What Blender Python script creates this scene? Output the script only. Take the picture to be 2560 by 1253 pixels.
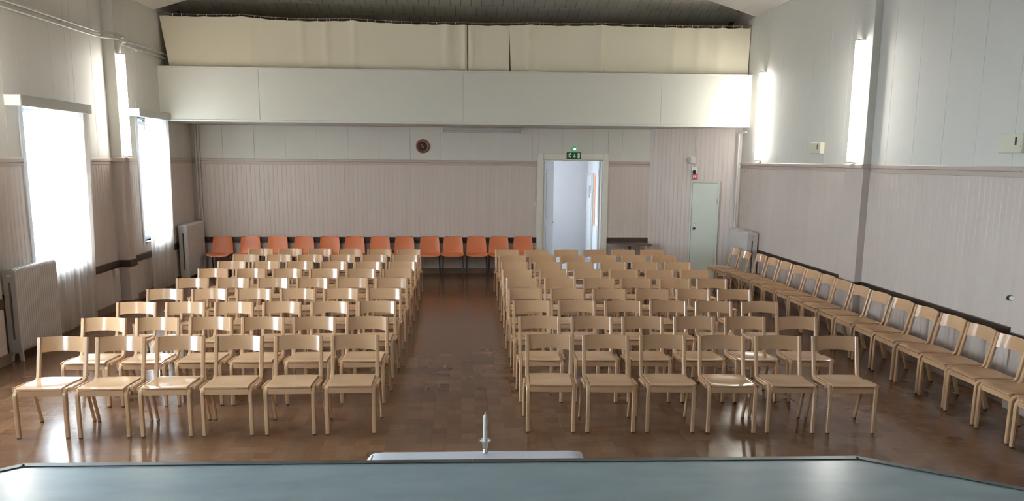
import bpy, bmesh, math, random
from mathutils import Vector, Matrix
random.seed(7)
S = bpy.context.scene
for o in list(bpy.data.objects):
    bpy.data.objects.remove(o)
COL = S.collection
PI = math.pi
R = math.radians

# ------------------------------------------------------------------ camera
CAM_H = 2.404
TH, YAW, ROLL, FPX = R(9.371), R(3.767), R(0.4713), 1950.0
fw = Vector((math.sin(YAW)*math.cos(TH), math.cos(YAW)*math.cos(TH), -math.sin(TH)))
rt = Vector((math.cos(YAW), -math.sin(YAW), 0))
dn = fw.cross(rt)
r2 = rt*math.cos(ROLL) - dn*math.sin(ROLL)
d2 = dn*math.cos(ROLL) + rt*math.sin(ROLL)
cam = bpy.data.cameras.new('camera')
cam.sensor_width = 36; cam.sensor_fit = 'HORIZONTAL'
cam.lens = FPX/2560*36
cam.shift_y = 93.5/2560
cam.clip_start = 0.05; cam.clip_end = 200
co = bpy.data.objects.new('camera', cam)
m = Matrix.Identity(4)
for i in range(3):
    m[i][0] = r2[i]; m[i][1] = -d2[i]; m[i][2] = -fw[i]
m[2][3] = CAM_H
co.matrix_world = m
COL.objects.link(co)
S.camera = co

# ------------------------------------------------------------------ world, exposure
w = bpy.data.worlds.new('overcast_sky'); S.world = w; w.use_nodes = True
bg = w.node_tree.nodes['Background']
bg.inputs[0].default_value = (0.76, 0.88, 1.0, 1)
bg.inputs[1].default_value = 34.0
S.view_settings.view_transform = 'Standard'
S.view_settings.look = 'None'
S.view_settings.exposure = 0.40
S.view_settings.gamma = 1
S.view_settings.use_curve_mapping = False
LAMP = 30.0          # strength of the wall tube diffusers

# ------------------------------------------------------------------ materials
def newmat(name, col, rough=0.5, spec=0.5, metal=0.0):
    mt = bpy.data.materials.new(name); mt.use_nodes = True
    b = mt.node_tree.nodes['Principled BSDF']
    b.inputs['Base Color'].default_value = (*col, 1)
    b.inputs['Roughness'].default_value = rough
    b.inputs['Specular IOR Level'].default_value = spec
    b.inputs['Metallic'].default_value = metal
    return mt, mt.node_tree.nodes, mt.node_tree.links, b

def noisy(name, c1, c2, scale=8, rough=0.5, stretch=(1, 1, 1), spec=0.5, bump=0.0, rnd=0.0, metal=0.0, detail=4):
    mt, N, L, b = newmat(name, c1, rough, spec, metal)
    tc = N.new('ShaderNodeTexCoord'); mp = N.new('ShaderNodeMapping')
    mp.inputs['Scale'].default_value = stretch
    L.new(tc.outputs['Object'], mp.inputs[0])
    nz = N.new('ShaderNodeTexNoise'); nz.inputs['Scale'].default_value = scale; nz.inputs['Detail'].default_value = detail
    L.new(mp.outputs[0], nz.inputs[0])
    mx = N.new('ShaderNodeMix'); mx.data_type = 'RGBA'
    mx.inputs[6].default_value = (*c1, 1); mx.inputs[7].default_value = (*c2, 1)
    L.new(nz.outputs[0], mx.inputs[0])
    out = mx.outputs[2]
    if rnd > 0:
        oi = N.new('ShaderNodeObjectInfo'); hs = N.new('ShaderNodeHueSaturation')
        mr = N.new('ShaderNodeMapRange'); mr.inputs[3].default_value = 1-rnd; mr.inputs[4].default_value = 1+rnd
        L.new(oi.outputs['Random'], mr.inputs[0]); L.new(mr.outputs[0], hs.inputs['Value'])
        L.new(out, hs.inputs['Color']); out = hs.outputs[0]
    L.new(out, b.inputs['Base Color'])
    if bump > 0:
        bp = N.new('ShaderNodeBump'); bp.inputs['Strength'].default_value = bump; bp.inputs['Distance'].default_value = 0.01
        L.new(nz.outputs[0], bp.inputs['Height']); L.new(bp.outputs[0], b.inputs['Normal'])
    return mt

def emit(name, col, strength):
    mt = bpy.data.materials.new(name); mt.use_nodes = True
    N = mt.node_tree.nodes; N.clear()
    e = N.new('ShaderNodeEmission'); e.inputs[0].default_value = (*col, 1); e.inputs[1].default_value = strength
    o = N.new('ShaderNodeOutputMaterial'); mt.node_tree.links.new(e.outputs[0], o.inputs[0])
    return mt

M = {}
M['beech'] = noisy('beech_lacquer', (0.625, 0.395, 0.225), (0.565, 0.345, 0.187), 5, 0.21, (2, 2, 26), 0.5, 0, 0.05)
M['beech_h'] = noisy('beech_ply', (0.61, 0.38, 0.212), (0.56, 0.34, 0.182), 5, 0.14, (2.5, 26, 26), 0.5, 0, 0.05)
M['cap'] = noisy('dark_glide', (0.05, 0.03, 0.02), (0.08, 0.05, 0.03), 20, 0.5)
M['wall_up'] = noisy('upper_wall_paint', (0.69, 0.672, 0.612), (0.665, 0.648, 0.588), 3, 0.55, (1, 1, 1), 0.3, 0.02)
M['wall_low'] = noisy('lower_wall_paint', (0.63, 0.54, 0.48), (0.61, 0.52, 0.462), 6, 0.38, (1, 1, .3), 0.45, 0.0, 0.02)
M['groove'] = noisy('lower_wall_groove', (0.52, 0.43, 0.37), (0.49, 0.405, 0.345), 6, 0.6)
M['rail'] = noisy('dado_rail_paint', (0.52, 0.43, 0.37), (0.50, 0.41, 0.35), 6, 0.4)
M['strip'] = noisy('dark_brown_board', (0.062, 0.044, 0.036), (0.045, 0.032, 0.026), 10, 0.4, (1, 1, 6))
M['base'] = noisy('brown_baseboard', (0.235, 0.155, 0.115), (0.20, 0.13, 0.095), 10, 0.45)
M['white'] = noisy('white_gloss_paint', (0.70, 0.71, 0.67), (0.67, 0.68, 0.64), 5, 0.35)
M['frame_white'] = noisy('window_frame_paint', (0.66, 0.70, 0.74), (0.62, 0.66, 0.70), 5, 0.35)
M['doorframe'] = noisy('cream_door_frame', (0.78, 0.75, 0.66), (0.75, 0.72, 0.63), 5, 0.35)
M['smalldoor'] = noisy('pale_green_door', (0.62, 0.65, 0.55), (0.59, 0.62, 0.525), 4, 0.35)
M['parapet'] = noisy('gallery_parapet_paint', (0.69, 0.68, 0.60), (0.67, 0.66, 0.58), 3, 0.4, spec=0.35)
M['ceil'] = noisy('ceiling_board_paint', (0.70, 0.68, 0.63), (0.66, 0.64, 0.59), 4, 0.6)
M['gceil'] = noisy('gallery_ceiling_shaded', (0.55, 0.51, 0.42), (0.50, 0.465, 0.38), 5, 0.6, rnd=0.06)  # darker than the hall ceiling: the gallery's shade is put into the colour
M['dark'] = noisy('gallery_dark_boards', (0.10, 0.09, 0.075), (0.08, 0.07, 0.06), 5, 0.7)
M['pelmet'] = noisy('pelmet_paint', (0.55, 0.545, 0.50), (0.525, 0.52, 0.475), 5, 0.4)
M['radiator'] = noisy('radiator_enamel', (0.62, 0.585, 0.55), (0.585, 0.55, 0.515), 6, 0.35)
M['pipe'] = noisy('pipe_paint', (0.62, 0.62, 0.57), (0.58, 0.58, 0.53), 6, 0.4)
M['gcurtain'] = noisy('gallery_curtain_cloth', (0.80, 0.735, 0.575), (0.77, 0.705, 0.545), 3, 0.9, (8, 1, 1), 0.1)
M['orange'] = noisy('orange_plastic', (0.68, 0.20, 0.075), (0.63, 0.18, 0.065), 5, 0.38, rnd=0.03)
M['steel_dark'] = noisy('dark_steel_tube', (0.045, 0.04, 0.038), (0.06, 0.052, 0.05), 20, 0.4, metal=0.4)
M['cloth'] = noisy('white_table_cloth', (0.78, 0.78, 0.82), (0.74, 0.74, 0.78), 12, 0.8, spec=0.2)
M['stagefloor'] = noisy('stage_linoleum', (0.44, 0.54, 0.56), (0.25, 0.335, 0.365), 3.0, 0.26, (1.0, 2.2, 1), 0.5, 0.02, detail=8)
M['alu'] = noisy('aluminium_edge', (0.16, 0.17, 0.17), (0.11, 0.12, 0.12), 14, 0.38, metal=0.75)
M['chrome'] = noisy('chrome', (0.85, 0.87, 0.88), (0.8, 0.82, 0.84), 20, 0.06, metal=1.0)
M['wax'] = noisy('candle_wax', (0.80, 0.79, 0.70), (0.78, 0.77, 0.67), 10, 0.45)
M['wick'] = noisy('wick', (0.62, 0.58, 0.5), (0.5, 0.45, 0.38), 30, 0.8)
M['brass'] = noisy('satin_metal', (0.5, 0.47, 0.40), (0.45, 0.42, 0.36), 20, 0.3, metal=0.9)
M['black'] = noisy('black_plastic', (0.02, 0.02, 0.02), (0.03, 0.03, 0.03), 20, 0.4)
M['clockrim'] = noisy('clock_rim_wood', (0.225, 0.085, 0.06), (0.18, 0.065, 0.045), 10, 0.35)
M['clockface'] = noisy('clock_face', (0.05, 0.012, 0.01), (0.035, 0.01, 0.008), 10, 0.4)
M['cream'] = noisy('cream_plastic', (0.70, 0.675, 0.54), (0.68, 0.65, 0.515), 10, 0.4)
M['grey'] = noisy('grey_plastic', (0.42, 0.40, 0.37), (0.38, 0.36, 0.33), 10, 0.45)
M['red'] = noisy('red_sign_paint', (0.55, 0.02, 0.04), (0.5, 0.02, 0.035), 10, 0.4)
M['signgreen'] = noisy('green_sign_paint', (0.0, 0.105, 0.03), (0.0, 0.095, 0.027), 10, 0.4)
M['signwhite'] = noisy('sign_white', (0.80, 0.86, 0.74), (0.78, 0.84, 0.72), 10, 0.5)
M['sidetable'] = noisy('brown_table_veneer', (0.20, 0.125, 0.09), (0.16, 0.10, 0.07), 8, 0.35, (2, 12, 1))
M['vest'] = noisy('vestibule_paint', (0.70, 0.71, 0.74), (0.68, 0.69, 0.72), 4, 0.5)
M['vfloor'] = noisy('vestibule_floor', (0.40, 0.42, 0.46), (0.36, 0.38, 0.42), 4, 0.35)
M['boardframe'] = noisy('notice_board_frame', (0.62, 0.26, 0.13), (0.57, 0.23, 0.11), 8, 0.4)
M['paper'] = noisy('paper', (0.76, 0.77, 0.80), (0.70, 0.71, 0.75), 3, 0.8)
M['wood_under'] = noisy('table_underframe', (0.30, 0.18, 0.10), (0.25, 0.15, 0.08), 8, 0.5)
M['outside'] = noisy('outdoor_snow_ground', (0.75, 0.78, 0.82), (0.65, 0.68, 0.72), 1, 0.9)
M['tube_off'] = noisy('unlit_tube_glass', (0.60, 0.58, 0.54), (0.58, 0.56, 0.52), 10, 0.25)
M['lamp'] = emit('lamp_diffuser', (1.0, 0.965, 0.90), LAMP)
M['led'] = emit('emergency_led', (0.85, 1.0, 0.85), 6)
M['globe'] = emit('vestibule_fill_glow', (1, 0.98, 0.95), 6)  # glow of the added, unseen lamp that brightens the vestibule

def ledglass():
    mt, N, L, b = newmat('green_lamp_lens', (0.03, 0.30, 0.10), 0.25)
    b.inputs['Emission Color'].default_value = (0.05, 0.6, 0.2, 1); b.inputs['Emission Strength'].default_value = 0.25
    return mt
M['ledglass'] = ledglass()

def glass(name, tint=(1, 1, 1), gl=0.06, rough=0.0):
    mt = bpy.data.materials.new(name); mt.use_nodes = True
    N = mt.node_tree.nodes; L = mt.node_tree.links; N.clear()
    t = N.new('ShaderNodeBsdfTransparent'); t.inputs[0].default_value = (*tint, 1)
    g = N.new('ShaderNodeBsdfGlossy'); g.inputs['Roughness'].default_value = rough
    mx = N.new('ShaderNodeMixShader'); fr = N.new('ShaderNodeFresnel'); fr.inputs[0].default_value = 1.45
    ge = N.new('ShaderNodeNewGeometry'); fm = N.new('ShaderNodeMath'); fm.operation = 'SUBTRACT'; fm.inputs[0].default_value = 1
    L.new(ge.outputs['Backfacing'], fm.inputs[1]); f2 = N.new('ShaderNodeMath'); f2.operation = 'MULTIPLY'
    L.new(fr.outputs[0], f2.inputs[0]); L.new(fm.outputs[0], f2.inputs[1])
    L.new(f2.outputs[0], mx.inputs[0]); L.new(t.outputs[0], mx.inputs[1]); L.new(g.outputs[0], mx.inputs[2])
    o = N.new('ShaderNodeOutputMaterial'); L.new(mx.outputs[0], o.inputs[0])
    return mt
M['glass'] = glass('window_glass', (0.95, 0.97, 0.97))

def frosted():
    mt = bpy.data.materials.new('frosted_cup_glass'); mt.use_nodes = True
    N = mt.node_tree.nodes; L = mt.node_tree.links; N.clear()
    t = N.new('ShaderNodeBsdfTransparent'); t.inputs[0].default_value = (.85, .85, .85, 1)
    d = N.new('ShaderNodeBsdfTranslucent'); d.inputs[0].default_value = (.8, .8, .8, 1)
    g = N.new('ShaderNodeBsdfGlossy'); g.inputs['Roughness'].default_value = 0.15
    m1 = N.new('ShaderNodeMixShader'); m1.inputs[0].default_value = 0.7
    m2 = N.new('ShaderNodeMixShader'); m2.inputs[0].default_value = 0.18
    L.new(t.outputs[0], m1.inputs[1]); L.new(d.outputs[0], m1.inputs[2])
    L.new(m1.outputs[0], m2.inputs[1]); L.new(g.outputs[0], m2.inputs[2])
    o = N.new('ShaderNodeOutputMaterial'); L.new(m2.outputs[0], o.inputs[0])
    return mt
M['cup'] = frosted()

def sheer():
    mt = bpy.data.materials.new('sheer_curtain_cloth'); mt.use_nodes = True
    N = mt.node_tree.nodes; L = mt.node_tree.links; N.clear()
    tc = N.new('ShaderNodeTexCoord'); nz = N.new('ShaderNodeTexNoise'); nz.inputs['Scale'].default_value = 60
    L.new(tc.outputs['Object'], nz.inputs[0])
    mx = N.new('ShaderNodeMix'); mx.data_type = 'RGBA'
    mx.inputs[6].default_value = (0.82, 0.765, 0.71, 1); mx.inputs[7].default_value = (0.78, 0.725, 0.665, 1)
    L.new(nz.outputs[0], mx.inputs[0])
    d = N.new('ShaderNodeBsdfDiffuse'); t = N.new('ShaderNodeBsdfTranslucent'); p = N.new('ShaderNodeBsdfTransparent')
    L.new(mx.outputs[2], d.inputs[0]); L.new(mx.outputs[2], t.inputs[0])
    p.inputs[0].default_value = (1, 0.98, 0.96, 1)
    m1 = N.new('ShaderNodeMixShader'); m1.inputs[0].default_value = 0.58
    m2 = N.new('ShaderNodeMixShader'); m2.inputs[0].default_value = 0.27
    L.new(d.outputs[0], m1.inputs[1]); L.new(t.outputs[0], m1.inputs[2])
    L.new(m1.outputs[0], m2.inputs[1]); L.new(p.outputs[0], m2.inputs[2])
    o = N.new('ShaderNodeOutputMaterial'); L.new(m2.outputs[0], o.inputs[0])
    return mt
M['sheer'] = sheer()

PQ = 0.13     # side of one parquet square
def parquet():
    mt, N, L, b = newmat('mosaic_parquet', (0.2, 0.1, 0.05), 0.2, 0.36)
    g = N.new('ShaderNodeNewGeometry')
    def math_(op, a=None, bb=None, va=0, vb=0):
        n = N.new('ShaderNodeMath'); n.operation = op
        n.inputs[0].default_value = va; n.inputs[1].default_value = vb
        if a is not None: L.new(a, n.inputs[0])
        if bb is not None: L.new(bb, n.inputs[1])
        return n.outputs[0]
    sx = N.new('ShaderNodeSeparateXYZ'); L.new(g.outputs['Position'], sx.inputs[0])
    px = math_('DIVIDE', math_('ADD', sx.outputs[0], vb=20*PQ), vb=PQ)
    py = math_('DIVIDE', math_('ADD', sx.outputs[1], vb=20*PQ), vb=PQ)
    cx = math_('FLOOR', px); cy = math_('FLOOR', py)
    par = math_('MODULO', math_('ADD', cx, cy), vb=2)
    fx = math_('FRACT', px); fy = math_('FRACT', py)
    mixf = N.new('ShaderNodeMix'); mixf.data_type = 'FLOAT'
    L.new(par, mixf.inputs[0]); L.new(fx, mixf.inputs[2]); L.new(fy, mixf.inputs[3])
    mixg = N.new('ShaderNodeMix'); mixg.data_type = 'FLOAT'
    L.new(par, mixg.inputs[0]); L.new(fy, mixg.inputs[2]); L.new(fx, mixg.inputs[3])
    f5 = math_('MULTIPLY', mixf.outputs[0], vb=5); fi = math_('FLOOR', f5); ff = math_('FRACT', f5)
    cb = N.new('ShaderNodeCombineXYZ'); L.new(cx, cb.inputs[0]); L.new(cy, cb.inputs[1]); L.new(fi, cb.inputs[2])
    wn = N.new('ShaderNodeTexWhiteNoise'); wn.noise_dimensions = '3D'; L.new(cb.outputs[0], wn.inputs[0])
    cb2 = N.new('ShaderNodeCombineXYZ'); L.new(cx, cb2.inputs[0]); L.new(cy, cb2.inputs[1])
    wn2 = N.new('ShaderNodeTexWhiteNoise'); wn2.noise_dimensions = '3D'; L.new(cb2.outputs[0], wn2.inputs[0])
    # streaky grain along the finger
    cb3 = N.new('ShaderNodeCombineXYZ')
    L.new(math_('MULTIPLY', mixf.outputs[0], vb=40), cb3.inputs[0]); L.new(math_('MULTIPLY', mixg.outputs[0], vb=2.5), cb3.inputs[1])
    L.new(math_('MULTIPLY', wn.outputs[0], vb=50), cb3.inputs[2])
    gr = N.new('ShaderNodeTexNoise'); gr.inputs['Scale'].default_value = 1; L.new(cb3.outputs[0], gr.inputs[0])
    t = math_('ADD', math_('ADD', math_('MULTIPLY', wn.outputs[0], vb=0.12), math_('MULTIPLY', wn2.outputs[0], vb=0.42)), math_('MULTIPLY', gr.outputs[0], vb=0.12))
    cr = N.new('ShaderNodeValToRGB'); L.new(t, cr.inputs[0])
    e = cr.color_ramp.elements
    e[0].position = -0.0; e[0].color = (0.128, 0.058, 0.027, 1)
    e[1].position = 0.68; e[1].color = (0.215, 0.108, 0.053, 1)
    k = e.new(0.33); k.color = (0.165, 0.078, 0.037, 1)
    # thin dark joints between fingers
    edge = math_('ABSOLUTE', math_('SUBTRACT', ff, vb=0.5)); j = math_('GREATER_THAN', edge, vb=0.475)
    mxj = N.new('ShaderNodeMix'); mxj.data_type = 'RGBA'; L.new(math_('MULTIPLY', j, vb=0.04), mxj.inputs[0])
    L.new(cr.outputs[0], mxj.inputs[6]); mxj.inputs[7].default_value = (0.06, 0.03, 0.018, 1)
    L.new(mxj.outputs[2], b.inputs['Base Color'])
    big = N.new('ShaderNodeTexNoise'); big.inputs['Scale'].default_value = 1.3; big.inputs['Detail'].default_value = 5
    L.new(g.outputs['Position'], big.inputs[0])
    rr = N.new('ShaderNodeMapRange'); rr.inputs[3].default_value = 0.14; rr.inputs[4].default_value = 0.24
    L.new(big.outputs[0], rr.inputs[0])
    L.new(rr.outputs[0], b.inputs['Roughness'])
    # slightly uneven squares
    wv = N.new('ShaderNodeTexNoise'); wv.inputs['Scale'].default_value = 7; wv.inputs['Detail'].default_value = 1
    L.new(g.outputs['Position'], wv.inputs[0]); hb = wv.outputs[0]
    bp = N.new('ShaderNodeBump'); bp.inputs['Strength'].default_value = 0.05; bp.inputs['Distance'].default_value = 0.006
    L.new(hb, bp.inputs['Height']); L.new(bp.outputs[0], b.inputs['Normal'])
    return mt
M['parquet'] = parquet()

# ------------------------------------------------------------------ helpers
class MB:
    def __init__(s): s.v = []; s.f = []; s.mi = []
    def add(s, vs, fs, mi=0):
        n = len(s.v); s.v += [tuple(v) for v in vs]; s.f += [tuple(i+n for i in f) for f in fs]; s.mi += [mi]*len(fs)
    def box(s, x0, x1, y0, y1, z0, z1, mi=0):
        s.add([(x0, y0, z0), (x1, y0, z0), (x1, y1, z0), (x0, y1, z0), (x0, y0, z1), (x1, y0, z1), (x1, y1, z1), (x0, y1, z1)],
              [(0, 3, 2, 1), (4, 5, 6, 7), (0, 1, 5, 4), (1, 2, 6, 5), (2, 3, 7, 6), (3, 0, 4, 7)], mi); return s
    def cbox(s, x0, x1, y0, y1, z0, z1, c=0.004, mi=0):
        """box with all twelve edges chamfered"""
        X = (x0, x0+c, x1-c, x1); Y = (y0, y0+c, y1-c, y1); Z = (z0, z0+c, z1-c, z1)
        vs = []; idx = {}
        for i in (0, 1):
            for j in (0, 1):
                for k in (0, 1):
                    a = (X[0], X[3])[i]; b = (Y[0], Y[3])[j]; d = (Z[0], Z[3])[k]
                    ai = (X[1], X[2])[i]; bi = (Y[1], Y[2])[j]; di = (Z[1], Z[2])[k]
                    idx[(i, j, k, 0)] = len(vs); vs.append((a, bi, di))
                    idx[(i, j, k, 1)] = len(vs); vs.append((ai, b, di))
                    idx[(i, j, k, 2)] = len(vs); vs.append((ai, bi, d))
        I = lambda i, j, k, a: idx[(i, j, k, a)]
        fs = []
        for a in (0, 1):
            q = [I(a, 0, 0, 0), I(a, 1, 0, 0), I(a, 1, 1, 0), I(a, 0, 1, 0)]; fs.append(q if a else q[::-1])
            q = [I(0, a, 0, 1), I(1, a, 0, 1), I(1, a, 1, 1), I(0, a, 1, 1)]; fs.append(q[::-1] if a else q)
            q = [I(0, 0, a, 2), I(1, 0, a, 2), I(1, 1, a, 2), I(0, 1, a, 2)]; fs.append(q if a else q[::-1])
        for a in (0, 1):
            for b in (0, 1):
                fs.append([I(a, b, 0, 0), I(a, b, 1, 0), I(a, b, 1, 1), I(a, b, 0, 1)])
                fs.append([I(a, 0, b, 0), I(a, 1, b, 0), I(a, 1, b, 2), I(a, 0, b, 2)])
                fs.append([I(0, a, b, 1), I(1, a, b, 1), I(1, a, b, 2), I(0, a, b, 2)])
        for i in (0, 1):
            for j in (0, 1):
                for k in (0, 1):
                    fs.append([I(i, j, k, 0), I(i, j, k, 1), I(i, j, k, 2)])
        s.add(vs, fs, mi); return s
    def tube(s, pts, r, n=10, mi=0, cap=True):
        pts = [Vector(p) for p in pts]
        rr = r if isinstance(r, (list, tuple)) else [r]*len(pts)
        vs = []; fs = []; prev = None
        for i, p in enumerate(pts):
            t = (pts[min(i+1, len(pts)-1)]-pts[max(i-1, 0)]).normalized()
            if prev is None:
                u = t.orthogonal().normalized()
            else:
                u = (prev-t*prev.dot(t)).normalized()
            prev = u; v = t.cross(u)
            for k in range(n):
                a = 2*PI*k/n; vs.append(p+(u*math.cos(a)+v*math.sin(a))*rr[i])
        for i in range(len(pts)-1):
            for k in range(n):
                k2 = (k+1) % n; fs.append((i*n+k, i*n+k2, (i+1)*n+k2, (i+1)*n+k))
        if cap:
            fs.append(tuple(range(n))[::-1]); fs.append(tuple(range((len(pts)-1)*n, len(pts)*n)))
        s.add(vs, fs, mi); return s
    def lathe(s, prof, n=24, center=(0, 0, 0), axis='Z', mi=0):
        vs = []; fs = []
        for (r, z) in prof:
            for k in range(n):
                a = 2*PI*k/n; x, y = r*math.cos(a), r*math.sin(a)
                p = (x, y, z) if axis == 'Z' else ((x, z, y) if axis == 'Y' else (z, x, y))
                vs.append((p[0]+center[0], p[1]+center[1], p[2]+center[2]))
        for i in range(len(prof)-1):
            for k in range(n):
                k2 = (k+1) % n; fs.append((i*n+k, i*n+k2, (i+1)*n+k2, (i+1)*n+k))
        fs.append(tuple(range(n))[::-1]); fs.append(tuple(range((len(prof)-1)*n, len(prof)*n)))
        s.add(vs, fs, mi); return s
    def prism(s, poly, axis, a0, a1, mi=0):
        """extrude a polygon; axis 'X': poly=(y,z), 'Y': poly=(x,z), 'Z': poly=(x,y)"""
        def P(p, a): return (a, p[0], p[1]) if axis == 'X' else ((p[0], a, p[1]) if axis == 'Y' else (p[0], p[1], a))
        n = len(poly)
        vs = [P(p, a0) for p in poly]+[P(p, a1) for p in poly]
        fs = [tuple(range(n))[::-1], tuple(range(n, 2*n))]+[(i, (i+1) % n, n+(i+1) % n, n+i) for i in range(n)]
        s.add(vs, fs, mi); return s
    def sweep(s, path, xc, wx, t, c=0.005, mi=0):
        """rectangular lamella of width wx (X) and thickness t bent along a (y,z) path"""
        path = [Vector(p) for p in path]; hw, ht = wx/2, t/2
        sec = [(-hw+c, -ht), (hw-c, -ht), (hw, -ht+c), (hw, ht-c), (hw-c, ht), (-hw+c, ht), (-hw, ht-c), (-hw, -ht+c)]
        vs = []; fs = []; n = 8
        for i, p in enumerate(path):
            d = (path[min(i+1, len(path)-1)]-path[max(i-1, 0)]).normalized(); nn = Vector((-d[1], d[0]))
            for (a, b) in sec:
                q = p+nn*b; vs.append((xc+a, q[0], q[1]))
        for i in range(len(path)-1):
            for k in range(n):
                k2 = (k+1) % n; fs.append((i*n+k, (i+1)*n+k, (i+1)*n+k2, i*n+k2))
        fs.append(tuple(range(n))); fs.append(tuple(range((len(path)-1)*n, len(path)*n))[::-1])
        s.add(vs, fs, mi); return s
    def sheet(s, grid, off, mi=0):
        """closed sheet: grid[i][j] points, off = thickness vector or function"""
        a, b = len(grid), len(grid[0]); vs = []; fs = []
        for row in grid:
            for p in row: vs.append(Vector(p))
        n = len(vs)
        for i in range(a):
            for j in range(b):
                p = Vector(grid[i][j])
                du = Vector(grid[min(i+1, a-1)][j])-Vector(grid[max(i-1, 0)][j]); dv = Vector(grid[i][min(j+1, b-1)])-Vector(grid[i][max(j-1, 0)])
                nn = du.cross(dv).normalized(); vs.append(p+nn*off)
        for i in range(a-1):
            for j in range(b-1):
                q = (i*b+j, i*b+j+1, (i+1)*b+j+1, (i+1)*b+j); fs.append(q); fs.append(tuple(x+n for x in q[::-1]))
        rim = [j for j in range(b)]+[i*b+b-1 for i in range(1, a)]+[(a-1)*b+j for j in range(b-2, -1, -1)]+[i*b for i in range(a-2, 0, -1)]
        for k in range(len(rim)):
            p, q = rim[k], rim[(k+1) % len(rim)]; fs.append((q, p, p+n, q+n))
        s.add(vs, fs, mi); return s
    def mesh(s, name, mats, smooth=False):
        me = bpy.data.meshes.new(name); me.from_pydata(s.v, [], s.f)
        for mt in (mats if isinstance(mats, list) else [mats]): me.materials.append(M[mt])
        for p, k in zip(me.polygons, s.mi): p.material_index = k
        bm = bmesh.new(); bm.from_mesh(me); bmesh.ops.recalc_face_normals(bm, faces=bm.faces); bm.to_mesh(me); bm.free()
        if smooth:
            me.polygons.foreach_set('use_smooth', [True]*len(me.polygons))
            try: me.set_sharp_from_angle(angle=R(38))
            except Exception: pass
        me.update(); return me

def link(name, me, parent=None, loc=None, rot=None):
    o = bpy.data.objects.new(name, me); COL.objects.link(o)
    if parent is not None: o.parent = parent
    if loc is not None: o.location = loc
    if rot is not None: o.rotation_euler = rot
    return o
def obj(name, mb, mats, parent=None, smooth=False, loc=None, rot=None):
    return link(name, mb.mesh(name, mats, smooth), parent, loc, rot)
def tag(o, label=None, cat=None, group=None, kind=None):
    if label: o['label'] = label
    if cat: o['category'] = cat
    if group: o['group'] = group
    if kind: o['kind'] = kind
    return o
def thing(name, label, cat, loc=(0, 0, 0), rz=0, group=None):
    o = bpy.data.objects.new(name, None); o.empty_display_size = 0.1; COL.objects.link(o)
    o.location = loc; o.rotation_euler = (0, 0, rz)
    return tag(o, label, cat, group)
def struct(name, mb, mats, loc=None, rot=None, smooth=False):
    o = obj(name, mb, mats, None, smooth, loc, rot); o['kind'] = 'structure'; return o
def fillet(pts, rad, n=6):
    """round the inner corners of a 2-D / 3-D polyline"""
    pts = [Vector(p) for p in pts]; out = [pts[0]]
    for i in range(1, len(pts)-1):
        a, b, c = pts[i-1], pts[i], pts[i+1]; r = rad[i-1] if isinstance(rad, (list, tuple)) else rad
        u = (a-b).normalized(); v = (c-b).normalized(); ang = math.acos(max(-1, min(1, u.dot(v)))); d = r/math.tan(ang/2)
        p, q = b+u*d, b+v*d; ctr = b+(u+v).normalized()*(r/math.sin(ang/2))
        for k in range(n+1):
            t = k/n; w_ = p.lerp(q, t)-ctr; out.append(ctr+w_.normalized()*r)
    out.append(pts[-1]); return out

# ------------------------------------------------------------------ the room
XL, XR, YB, YF = -5.45, 5.5, 16.4, -4.0      # left, right, back and front faces of the hall
ZRAIL, ZC = 2.35, 5.05
YG = 14.85                                     # face of the gallery parapet
WIN = [(10.27, 11.52), (13.77, 14.74), (6.45, 7.95), (2.6, 4.1)]
WZ0, WZ1 = 0.95, 3.06

# floor slab and parquet squares
fl = struct('floor', MB().box(XL-.3, XR+.3, YF-.2, YB+.2, -0.15, -0.006), 'groove')
fl.data.materials[0] = M['base']
bk = MB().cbox(-PQ/2+.0001, PQ/2-.0001, -PQ/2+.0001, PQ/2-.0001, -0.0062, 0, 0.00012)
bk.v = [v for v in bk.v]
block_me = bk.mesh('parquet_block', 'parquet')
edge_poly = [(-5.5, 0.98), (-2.08, 3.485), (-2.008, 3.542), (1.90, 3.462), (5.5, 0.92)]
def stage_front(x):
    for (x0, y0), (x1, y1) in zip(edge_poly, edge_poly[1:]):
        if x0 <= x <= x1: return y0+(y1-y0)*(x-x0)/(x1-x0)
    return 0
def in_frame(x, y, z):
    v = Vector((x, y, z-CAM_H)); d = v.dot(fw)
    if d < .1: return False
    u_, v_ = 1280+FPX*v.dot(r2)/d, 720+FPX*v.dot(d2)/d
    return -10 < u_ < 2570 and v_ < 1260
cells = []
i0, i1 = math.ceil(XL/PQ-.5), math.floor(XR/PQ-.5)
for i in range(i0, i1+1):
    for j in range(int(1.0/PQ), int(YB/PQ)):
        x, y = (i+.5)*PQ, (j+.5)*PQ
        if y < stage_front(x)+0.2: continue
        k = (CAM_H-1.0)/CAM_H
        hidden = y*k < stage_front(x*k) or not in_frame(x, y, 0)
        cells.append((hidden, x*x+y*y, x, y))
cells.sort()
for (_, _, x, y) in cells[:300]:
    link('parquet_block', block_me, fl, (x, y, random.uniform(-.0003, .0003)))
bm_ = MB()
for (_, _, x, y) in cells[300:]:
    dz = random.uniform(-.0002, .0002); h = PQ/2-.0001; c = .00012
    vs = [(x-h, y-h, -.005), (x+h, y-h, -.005), (x+h, y+h, -.005), (x-h, y+h, -.005),
          (x-h, y-h, dz-c), (x+h, y-h, dz-c), (x+h, y+h, dz-c), (x-h, y+h, dz-c),
          (x-h+c, y-h+c, dz), (x+h-c, y-h+c, dz), (x+h-c, y+h-c, dz), (x-h+c, y+h-c, dz)]
    bm_.add(vs, [(8, 9, 10, 11), (4, 5, 9, 8), (5, 6, 10, 9), (6, 7, 11, 10), (7, 4, 8, 11), (0, 1, 5, 4), (1, 2, 6, 5), (2, 3, 7, 6), (3, 0, 4, 7)])
tag(obj('parquet_field', bm_, 'parquet', fl), kind='stuff')

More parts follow.
